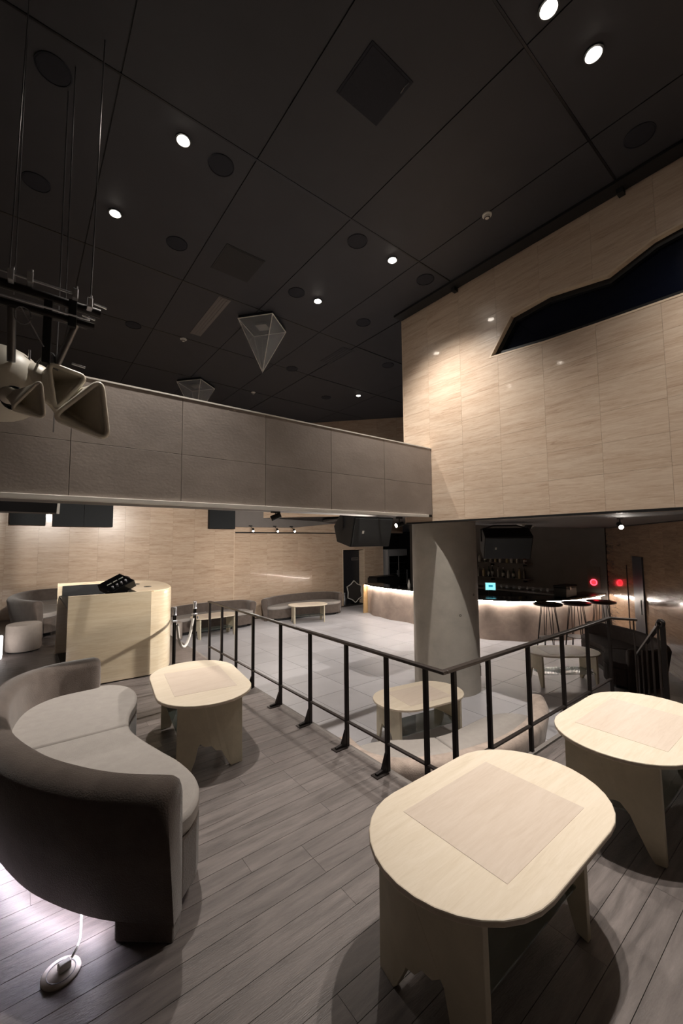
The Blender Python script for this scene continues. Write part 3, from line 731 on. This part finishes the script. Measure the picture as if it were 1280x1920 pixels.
# ------------------------------------------------------------------ dj booth
dj = thing('dj_booth', 'pale stone dj booth with a rounded right end', 'dj booth', (1.1, 6.7, 0))
ol = [(.46, 5.80), (.9, 5.76), (1.36, 5.74)] + [tuple(p.xy) for p in catmull([(1.36, 5.74, 0), (1.58, 5.86, 0), (1.72, 6.15, 0), (1.8, 6.6, 0), (1.8, 7.1, 0), (1.68, 7.5, 0), (1.4, 7.78, 0), (1.0, 7.86, 0)], 4)][1:] + [(.48, 7.88)]
DH = 1.08
def strip_wall(name, pts, th, z0, z1, m, parent):
    V = [Vector((*p, 0)) for p in pts]; inn = []
    for i, p in enumerate(V):
        tg = (V[min(i + 1, len(V) - 1)] - V[max(i - 1, 0)]).normalized(); inn.append(p + Vector((-tg.y, tg.x, 0)) * th)
    return put(name, prismd(name, [tuple(p.xy) for p in V] + [tuple(p.xy) for p in reversed(inn)], z0, z1, m), parent, True)
auto(strip_wall('front_panel', ol[:3], .05, .015, DH, M_dj, dj), 30)
auto(strip_wall('curved_panel', ol[2:-9], .05, .015, DH - .012, M_dj, dj), 30)
auto(strip_wall('back_panel', ol[-10:], .05, 0, DH, M_dj, dj), 30)
inn = [(1.2, 5.80), (1.36, 5.79)] + [tuple((Vector((1.05, 6.8)).lerp(Vector(p), .985))) for p in ol[3:-5]] + [(1.2, 7.83)]
put('stone_top', prismd('stone_top', inn, DH - .045, DH, M_dj), dj, True, .004)
box('black_lining', .54, 1.2, 7.79, 7.82, .86, 1.04, M_blk, dj); box('work_surface', .5, 1.22, 5.86, 7.82, .86, .89, M_blk, dj)
for cx, cy in ((1.45, 6.35), (1.4, 6.85)): lathe('cable_port', [(.05, DH), (.05, DH + .006), (.035, DH + .006), (.035, DH)], M_joint, dj, True, 20, (cx, cy, 0))
box('kick_plinth', .5, 1.6, 5.86, 7.7, 0, .02, M_blk, dj)
tt = thing('turntable', 'silver dj turntable sunk in the dj booth', 'turntable', (.78, 6.25, .89))
box('deck', .58, .98, 6.05, 6.45, .89, .97, M_steel, tt, bevel=.01)
lathe('platter', [(.16, .97), (.165, .985), (.16, 1.0), (.01, 1.0)], M_black, tt, True, 36, (.76, 6.25, 0))
tube('tonearm', catmull([(.93, 6.4, 1.03), (.92, 6.3, 1.04), (.86, 6.2, 1.02)], 5), .008, M_chrome, tt, seg=8)
mx = thing('dj_mixer', 'black tilted dj mixer with small silver controls', 'mixer', (1.05, 6.3, .89), radians(12))
mb = put('body', boxd('body', -.16, .16, -.2, .2, -.05, .05, M_blkgl), mx, bevel=.01); mb.location = (0, 0, .24); mb.rotation_euler = (radians(12), radians(-26), 0)
for k in range(4): lathe('knob', [(.014, .05), (.014, .07), (.011, .072)], M_chrome, mb, seg=10, c=(-.09 + .06 * k, -.1, 0))
for k in range(3): box('fader_slot', -.1 + .08 * k, -.04 + .08 * k, .03, .04, .05, .056, M_plas, mb, world=False)
for sx_ in (-.1, .1): box('support_arm', sx_ - .01, sx_ + .01, -.08, .08, 0, .22, M_blk, mx, world=False)
hp = thing('headphones', 'small dark headphones lying on the stone top of the booth', 'headphones', (1.35, 7.45, DH))
tube('band', [(.09 * cos(t), .02 * sin(t * 2), .02 + .07 * sin(t)) for t in [i * pi / 10 for i in range(11)]], .008, M_black, hp, world=False, seg=6)
for s in (-1, 1): lathe('ear_cup', [(.035, 0), (.038, .015), (.03, .03)], M_black, hp, seg=16, c=(.085 * s, 0, 0))

# stanchions with rope
def stanchion(x, y, label):
    t = thing('stanchion', label, 'stanchion', (x, y, 0), group='rope stanchions')
    lathe('base', [(.15, 0), (.15, .012), (.06, .03), (.02, .035)], M_blkgl, t, seg=28)
    lathe('pole', [(.02, .03), (.02, .86)], M_blkgl, t, seg=14)
    lathe('collar', [(.028, .78), (.034, .785), (.034, .80), (.028, .805)], M_chrome, t, seg=14)
    lathe('finial', [(.02, .86), (.024, .865), (.018, .88), (.024, .95), (.02, .955)], M_chrome, t, seg=14)
    lathe('hook', [(.012, 0), (.012, .03)], M_chrome, t, seg=8, c=(.04, .0, .73))
stanchion(1.44, 4.99, 'black rope stanchion nearer the dj booth'); stanchion(1.78, 5.31, 'black rope stanchion nearer the balustrade end')
rp_ = tag(tube('rope', catmull([(1.48, 5.02, .745), (1.53, 5.08, .52), (1.61, 5.15, .44), (1.69, 5.22, .54), (1.75, 5.28, .745)], 6), .016, M_plas), 'pale sagging rope slung between the two stanchions', 'rope')

# floor socket and cable
fp = thing('floor_socket', 'round steel floor socket plate with a plug by the near sofa', 'floor socket', (.19, 2.065, 0), radians(10))
lathe('cover_plate', [(.068, 0), (.068, .004), (.064, .007), (.01, .007)], M_plate, fp, seg=40)
lathe('plate_ring', [(.05, .007), (.05, .008), (.047, .008), (.047, .007)], M_steel, fp, seg=36)
box('plug', -.012, .032, -.014, .014, .007, .035, M_plas, fp, world=False, bevel=.004)
tag(tube('power_cable', catmull([(.225, 2.075, .03), (.245, 2.10, .04), (.262, 2.16, .03), (.275, 2.25, .05), (.29, 2.36, .09)], 6), .005, M_plas, seg=8), 'white power cable running from the floor plug under the sofa', 'cable')
# lit block at the left edge
cb_ = thing('cube_light', 'glowing white block light cut off at the left edge', 'lamp', (-.33, 8.0, 0))
box('shade', -.5, -.16, 7.85, 8.15, .02, .33, emitter('cube_glow', (1, .93, .9), 1.6), cb_, bevel=.02)
box('foot', -.48, -.18, 7.87, 8.13, 0, .02, M_plas, cb_)

# ------------------------------------------------------------------ bar
bar_t = thing('bar_counter', 'long curved plaster bar counter with a glowing strip under its black top', 'bar', (9.1, 7, FL))
bp_ = catmull([(9.32, 10.45, 0), (9.12, 9.9, 0), (9.04, 9.2, 0), (9.06, 8.2, 0), (8.95, 7.2, 0), (8.9, 6.2, 0), (9.12, 5.55, 0), (9.55, 5.02, 0), (10.35, 4.5, 0), (11.2, 4.28, 0), (12.2, 4.26, 0)], 10)
def offs(P, d):
    out = []
    for i, p in enumerate(P):
        tg = (P[min(i + 1, len(P) - 1)] - P[max(i - 1, 0)]).normalized(); out.append(p + Vector((-tg.y, tg.x, 0)) * d)
    return out
BH = 1.0
bi = offs(bp_, .32)
wav = [p + (q - p).normalized() * (.03 * (1 + sin(i * .52))) for i, (p, q) in enumerate(zip(bp_, bi))]
auto(put('plaster_front', prismd('plaster_front', [tuple(p.xy) for p in wav] + [tuple(p.xy) for p in reversed(bi)], FL, FL + BH - .05, M_plaster), bar_t, True), 35)
to, ti = offs(bp_, -.07), offs(bp_, .5)
put('countertop', prismd('countertop', [tuple(p.xy) for p in to] + [tuple(p.xy) for p in reversed(ti)], FL + BH - .045, FL + BH, M_blkgl), bar_t, True, .004)
auto(put('led_strip', tubed('led_strip', [p + Vector((0, 0, FL + BH - .055)) for p in offs(bp_, -.03)], .008, M_led, 6), bar_t, True))
box('end_panel', 9.2, 9.9, 10.47, 10.52, FL, FL + BH - .045, M_wood, bar_t)
# back bar
def shelf(z, label):
    t = thing('wall_shelf', label, 'shelf', (XB - .15, 7.4, z))
    box('board', XB - .26, XB, 6.2, 8.9, z - .03, z, M_bulk, t, bevel=.003)
    for y in (6.4, 7.5, 8.6): box('bracket', XB - .2, XB, y - .01, y + .01, z - .1, z - .03, M_blk, t)
shelf(.98, 'upper grey bottle shelf on the wall behind the bar'); shelf(.5, 'lower grey bottle shelf on the wall behind the bar')
bcols = [(40, 36, 30), (200, 196, 186), (70, 52, 34), (46, 58, 44), (150, 146, 140), (88, 44, 36), (176, 160, 120)]
BM = [mat('bottle_glass_%d' % i, c, .12, var=.05, scale=20, coat=.5) for i, c in enumerate(bcols)]
BN = ['dark', 'white', 'amber', 'green', 'clear', 'red brown', 'straw coloured']
ML = mat('bottle_label', (206, 202, 192), .6, var=.1, scale=60)
def bottle(x, y, z, k, r, h, label):
    t = thing('bottle', label, 'bottle', (x, y, z), group='bottles behind the bar')
    lathe('glass_body', [(r, 0), (r, h * .6), (r * .85, h * .68), (r * .35, h * .76), (r * .33, h * .93)], BM[k], t, seg=14)
    lathe('cap', [(r * .4, h * .92), (r * .4, h), (r * .2, h)], M_blk if k != 0 else M_chrome, t, seg=10)
    if k in (0, 1, 3, 5): lathe('bottle_label', [(r * 1.02, h * .2), (r * 1.02, h * .48)], ML, t, seg=14)
rb = random.Random(5)
for zi, (z, wz) in enumerate(((.98, 'upper'), (.5, 'lower'))):
    n = 11 if zi == 0 else 12
    for i in range(n):
        y = 8.45 - (2.15 * (i + .5) / n) + rb.uniform(-.03, .03); k = rb.randrange(7); h = rb.uniform(.2, .3) if zi == 0 else rb.uniform(.27, .38)
        o_ = ['leftmost', 'second', 'third', 'fourth', 'fifth', 'sixth', 'seventh', 'eighth', 'ninth', 'tenth', 'eleventh', 'twelfth'][i]
        bottle(XB - .13, y, z, k, rb.uniform(.036, .05), h, '%s bottle, %s on the %s bar shelf from the left' % (BN[k], o_, wz) if i else '%s bottle at the left end of the %s bar shelf' % (BN[k], wz))
bb = thing('back_counter', 'dark counter below the bottle shelves behind the bar', 'counter', (12.0, 7.6, FL))
box('carcass', 11.8, XB - .02, 4.9, 9.2, FL, FL + .86, M_blk, bb); box('worktop', 11.76, XB - .02, 4.9, 9.2, FL + .86, FL + .9, M_steel, bb)
for i in range(5): box('counter_door', 11.78, 11.8, 5.0 + .82 * i, 5.76 + .82 * i, FL + .08, FL + .82, M_joint, bb)
for i in range(9):
    y = 5.6 + .21 * i
    t = thing('drinking_glass', 'clear drinking glass, %s from the right in the row under the shelves' % ['first', 'second', 'third', 'fourth', 'fifth', 'sixth', 'seventh', 'eighth', 'ninth'][i], 'glass', (11.95 + .06 * (i % 2), y, FL + .9), group='glasses behind the bar')
    lathe('bowl', [(.03, 0), (.036, .12), (.033, .12), (.028, .01), (.005, .01)], M_crystal, t, seg=14)
ms = thing('till_monitor', 'small till monitor with a cyan lit screen on the bar', 'monitor', (9.75, 6.05, FL + BH), radians(70))
box('screen_case', -.02, .02, -.14, .14, .1, .32, M_plas, ms, world=False, bevel=.006); box('screen', -.024, -.02, -.12, .12, .12, .3, M_screen, ms, world=False)
box('screen_window', -.026, -.023, -.06, .05, .19, .25, mat('screen_teal', (60, 150, 175), .4, var=.02, emit=.7, ecol=(.06, .35, .45)), ms, world=False)
box('stand', -.03, .03, -.05, .05, 0, .12, M_blk, ms, world=False); ms.rotation_euler = (0, 0, radians(35))
tag(box('card_reader', 9.5, 9.58, 6.35, 6.47, FL + BH, FL + BH + .05, M_plas, bevel=.01), 'little white card reader beside the till monitor', 'card reader')
bx = thing('storage_case', 'black box case standing on the bar end', 'case', (10.75, 4.6, FL + BH))
box('case_body', 10.45, 11.05, 4.45, 4.75, FL + BH, FL + BH + .24, M_blk, bx, bevel=.02); box('case_lid', 10.44, 11.06, 4.44, 4.76, FL + BH + .24, FL + BH + .29, M_black, bx, bevel=.015)
box('case_latch', 10.6, 10.68, 4.425, 4.44, FL + BH + .19, FL + BH + .26, M_chrome, bx)
gl = thing('salt_shaker', 'little white bottle standing on the far bar end', 'bottle', (9.35, 8.55, FL + BH))
lathe('body', [(.04, 0), (.045, .1), (.02, .17), (.02, .22)], M_plas, gl, seg=16); lathe('spout', [(.01, .22), (.008, .27)], M_chrome, gl, seg=10)
# fridge
fr_ = thing('bottle_fridge', 'steel two-door glass bottle fridge in the dark recess', 'fridge', (12.35, 12.2, FL))
box('cabinet', 11.82, 12.98, 11.95, 12.52, FL, 1.36, M_fridge, fr_, bevel=.01)
box('header', 11.82, 12.98, 11.94, 11.95, 1.1, 1.36, M_fridge, fr_)
for i in range(2):
    x = 11.84 + .57 * i
    dd = box('glass_door', x, x + .55, 11.925, 11.945, FL + .12, 1.09, M_blkgl, fr_); box('door_frame', x, x + .035, 11.915, 11.93, FL + .12, 1.09, M_fridge, dd); box('door_handle', x + .49, x + .51, 11.89, 11.915, -.1, .5, M_chrome, dd)
    for k in range(3): box('shelf_wire', x + .05, x + .5, 11.918, 11.925, .8 - .45 * k, .815 - .45 * k, M_steel, dd)
# dark cupboard top left of the fridge
sb = thing('bar_stool_back', 'low black machine on the counter left of the fridge', 'machine', (10.7, 10.9, FL)); box('body', 10.2, 11.4, 10.9, 11.4, FL, FL + 1.08, M_blk, sb, bevel=.03); box('lid', 10.25, 11.35, 10.92, 11.38, FL + 1.08, FL + 1.12, M_black, sb, bevel=.01); sb.name = 'coffee_machine'
# star lamp in the doorway
sl = thing('star_frame', 'white star-shaped hoop leaning in the doorway', 'hoop', (10.35, 12.2, FL))
sp_ = []
for i in range(12):
    a = pi / 2 + i * pi / 6; r = .42 if i % 2 == 0 else .33; sp_.append((10.33 + r * cos(a), 12.3 + .05 * sin(a), FL + .46 + r * sin(a)))
sp_.append(sp_[0])
tube('hoop', sp_, .022, M_plas, sl, seg=8)
put('hoop_net', prismd('hoop_net', [(p[0], p[2]) for p in sp_[:-1]], 12.3, 12.306, M_joint, lambda a, b, h: (a, h + .03, b)), sl, True)
box('hoop_foot', 10.2, 10.46, 12.2, 12.4, FL, FL + .05, M_blk, sl)
vb = thing('vase', 'tall clear bottle on the floor inside the doorway', 'bottle', (9.78, 12.25, FL)); lathe('body', [(.06, 0), (.07, .25), (.03, .34), (.03, .46)], M_steel, vb, seg=16); lathe('neck_ring', [(.036, .44), (.036, .47)], M_chrome, vb, seg=14)

# high round tables
def high_table(x, y, label, m):
    t = thing('high_table', label, 'high table', (x, y, FL), group='round high tables at the bar')
    lathe('top', [(.27, .96), (.3, .97), (.3, 1.0), (.28, 1.01), (.01, 1.01)], m, t, seg=40)
    for k in range(4):
        a = pi / 4 + k * pi / 2
        hpn = [(.14 * cos(a - .25), .14 * sin(a - .25), .96), (.26 * cos(a - .03), .26 * sin(a - .03), .01), (.26 * cos(a + .03), .26 * sin(a + .03), .01), (.14 * cos(a + .25), .14 * sin(a + .25), .96)]
        tube('hairpin_leg', hpn, .008, M_black, t, world=False, seg=6)
    lathe('foot_ring', [(.2, .25), (.21, .25), (.21, .262), (.2, .262)], M_black, t, seg=28)
M_burg = mat('burgundy_top', (52, 18, 22), .3, var=.1, scale=14, coat=.4)
high_table(9.28, 4.36, 'black round high table on hairpin legs, nearest the bar strip', M_blkgl)
high_table(9.85, 4.0, 'dark red round high table between the two others', M_burg)
high_table(10.5, 3.72, 'dark red round high table nearest the red ring light', M_burg)
# alarm panel with red ring
al = thing('alarm_panel', 'grey wall panel with a glowing red ring lamp', 'alarm panel', (XB, 4.5, .55))
box('plate', XB - .02, XB, 4.36, 4.68, .35, .95, M_bulk, al, bevel=.004)
rgp = [(XB - .03, 4.52 + .075 * cos(t), .53 + .075 * sin(t)) for t in [i * 2 * pi / 24 for i in range(25)]]
tube('ring_lamp', rgp, .014, M_ring, al, seg=8)
put('red_button', prismd('red_button', [(4.52 + .06 * cos(t), .53 + .06 * sin(t)) for t in [i * 2 * pi / 20 for i in range(20)]], XB - .035, XB - .02, mat('red_lens', (220, 20, 30), .3, var=.02, emit=2, ecol=(1, .02, .03)), lambda a, b, h: (h, a, b)), al, True)
# slate door in the oblique wall
q0 = ca + uu * 2.05; q1 = ca + uu * 2.62
d2 = struct(put('door_2', prismd('door_2', [tuple((q0 + nn * .03).xy), tuple((q1 + nn * .03).xy), tuple((q1 - nn * .02).xy), tuple((q0 - nn * .02).xy)], FL, 1.32, M_doorb)))
q2 = q1 + uu * -.06; put('door_handle', tubed('door_handle', [q2 + nn * .06 + Vector((0, 0, .85)), q2 + nn * .06 + Vector((0, 0, 1.15))], .012, M_steel, 8), d2)
q3 = ca + uu * 1.55
pt = struct(put('trim_1', prismd('trim_1', [tuple((q3 + nn * .012).xy), tuple((q3 + uu * .04 + nn * .012).xy), tuple((q3 + uu * .04 - nn * .01).xy), tuple((q3 - nn * .01).xy)], FL, 1.1, M_fabd)))

# ------------------------------------------------------------------ loudspeakers under the gallery
def wedge(x, y, z, rz, tilt, label, s=1):
    t = thing('hanging_speaker', label, 'loudspeaker', (x, y, z), rz, group='black hanging loudspeakers')
    w2, h2 = .37 * s, .2 * s
    poly = [(-.22 * s, -.1 * s), (-.08 * s, -.24 * s), (.22 * s, -.24 * s), (.22 * s, .2 * s), (-.14 * s, .2 * s)]
    def fn(a, b, h):
        c, sn = cos(tilt), sin(tilt); return (h, a * c - b * sn, a * sn + b * c)
    bd_ = put('cabinet', prismd('cabinet', [(-.2 * s, -.22 * s), (.1 * s, -.22 * s), (.22 * s, -.02 * s), (.1 * s, .2 * s), (-.2 * s, .2 * s)], -w2, w2, M_blk, fn), t, bevel=.012)
    put('grille', prismd('grille', [(-.215 * s, -.2 * s), (-.2 * s, -.2 * s), (-.2 * s, .18 * s), (-.215 * s, .18 * s)], -w2 * .95, w2 * .95, M_mesh, fn), t, bevel=.003)
    put('badge', prismd('badge', [(-.22 * s, -.03 * s), (-.215 * s, -.03 * s), (-.215 * s, .01 * s), (-.22 * s, .01 * s)], -w2 * .55, -w2 * .47, M_plas, fn), t)
    for sx in (-1, 1):
        tube('yoke_arm', [(sx * (w2 + .015), 0, 0), (sx * (w2 + .015), 0, .2 * s), (sx * w2 * .5, .0, .26 * s)], .014, M_black, t, world=False, seg=6)
    tube('yoke_bar', [(-w2 * .5, 0, .26 * s), (w2 * .5, 0, .26 * s)], .014, M_black, t, world=False, seg=6)
    return t
wedge(4.93, 5.6, 1.94, 0, radians(14), 'black wedge loudspeaker hanging under the gallery by the column', 1.28)
HS = [o for o in C.objects if o.name == 'hanging_speaker'][0]; tube('mount_pipe', [(4.93, 5.6, 2.27), (4.93, 5.6, 2.36), (4.93, 4.82, 2.36)], .02, M_black, HS, seg=8)
wedge(6.95, 3.98, 1.68, radians(-48), radians(30), 'black loudspeaker hung on two arms in front of the bar shelves', 1.1)
ls = thing('line_speaker', 'long black ceiling speaker with a pale end cap under the gallery', 'loudspeaker', (-.3, 6, 2.15))
put('cabinet', prismd('cabinet', [(6.15, 2.09), (6.45, 2.09), (6.45, 2.32), (6.0, 2.32), (6.0, 2.2)], -1.4, .33, M_blk, lambda a, b, h: (h, a, b)), ls, True)
put('end_cap', prismd('end_cap', [(6.0, 2.34), (6.14, 2.08), (6.2, 2.08), (6.4, 2.34)], .33, .36, M_plas, lambda a, b, h: (h, a, b)), ls, True)
box('hanger', -.9, -.84, 6.2, 6.26, 2.3, 2.9, M_black, ls); box('hanger', 0, .06, 6.2, 6.26, 2.3, 2.9, M_black, ls)
# black boxes recessed on the back wall
for x0, x1, z0, label, nm in ((-.23, .44, 2.15, 'small black wall panel high on the back wall, far left', 1), (.57, 1.84, 2.13, 'wide black double wall panel high on the back wall', 2), (4.36, 5.17, 2.12, 'black square wall panel near the back wall corner', 1)):
    t = thing('acoustic_panel', label, 'wall panel', ((x0 + x1) / 2, YB, z0), group='black acoustic wall panels')
    for k in range(nm):
        a = x0 + (x1 - x0) * k / nm; b = x0 + (x1 - x0) * (k + 1) / nm - .004
        box('panel', a, b, YB - .16, YB - .012, z0, z0 + .75, M_panel, t, bevel=.004)
        box('panel_back', a + .03, b - .03, YB - .012, YB - .002, z0 + .02, z0 + .7, M_blk, t)

# small track spots under the gallery and in the back
def track_spot(x, y, z, d, label, power, size=70, lit=True, s=1, mount=(0, 0, .11)):
    t = thing('track_spot', label, 'spotlight', (x, y, z), group='small track spotlights')
    dv = Vector(d).normalized()
    tube('stem', [mount, (0, 0, 0)], .009, M_blk, t, world=False, seg=6)
    tube('can', [-dv * .07, dv * .06], .036 * s, M_blk if lit is not None else M_black, t, world=False, seg=16)
    tube('lamp_face', [dv * .055, dv * .066], .031 * s, M_lampdim if lit else M_blkgl, t, world=False, seg=14)
    mv = Vector(mount); put('track_adapter', boxd('track_adapter', -.06, .06, -.02, .02, -.015, .015, M_blk), t).location = mv
    if power: spot('light', dv * .09, dv, power, size, .7, .03, parent=t)
track_spot(2.59, 4.67, 2.03, (-.75, .3, -.35), 'unlit black track spotlight under the gallery edge', 0, lit=False, mount=(0, 0, .065))
track_spot(4.85, 4.62, 1.97, (-3.9, 1.0, -1.1), 'lit track spotlight just left of the column top', 560, 75)
track_spot(7.0, 2.17, 1.9, (-.6, -.35, -.3), 'lit pendant spotlight under the bar ceiling at the right', 10, 110)
for x, l in ((5.6, 'left of three lit spotlights at the back wall corner'), (6.45, 'middle of three lit spotlights on the back bulkhead'), (7.08, 'right of three lit spotlights on the back bulkhead')):
    track_spot(x * 11.82 / 11.5, 11.82, 2.09, (-.35 if x < 6 else -.15, -.75, -.6) if x < 6 else (-.2, -.8, -.55), l, 26, 95, mount=(0, .2, .14))
# added unseen lamps behind the gallery, put in to brighten the back wall
for i, (x, tx) in enumerate(((-1.0, -.6), (.8, 1.6), (2.7, 4.0), (4.4, 7.5))):
    track_spot(x, 4.99, 2.75, (tx - x, 6.9, -1.9), 'added unseen track spotlight %s on the rear of the gallery, brightening the back wall' % ['farthest left', 'second', 'third', 'last'][i], [360, 420, 520, 520][i], 60, mount=(0, -.155, .02))
dc = thing('ceiling_camera', 'dark dome camera under the bar ceiling', 'camera', (8.3, 4.25, WZ0 + .02)); lathe('dome', [(.09, 0), (.09, -.03), (.06, -.09), (.01, -.11)], M_blk, dc, seg=20); lathe('rim', [(.1, 0), (.1, -.015)], M_blk, dc, seg=20)
for x, y, l in ((7.6, 4.0, 'white ceiling sensor under the bar ceiling'), (9.0, 4.55, 'small white ceiling sensor left of the dome camera')):
    t = thing('ceiling_sensor', l, 'sensor', (x, y, WZ0 + .02)); lathe('base', [(.09, 0), (.09, -.02)], M_plas, t, seg=20); lathe('dome', [(.06, -.02), (.045, -.05), (.01, -.06)], M_plas, t, seg=20)
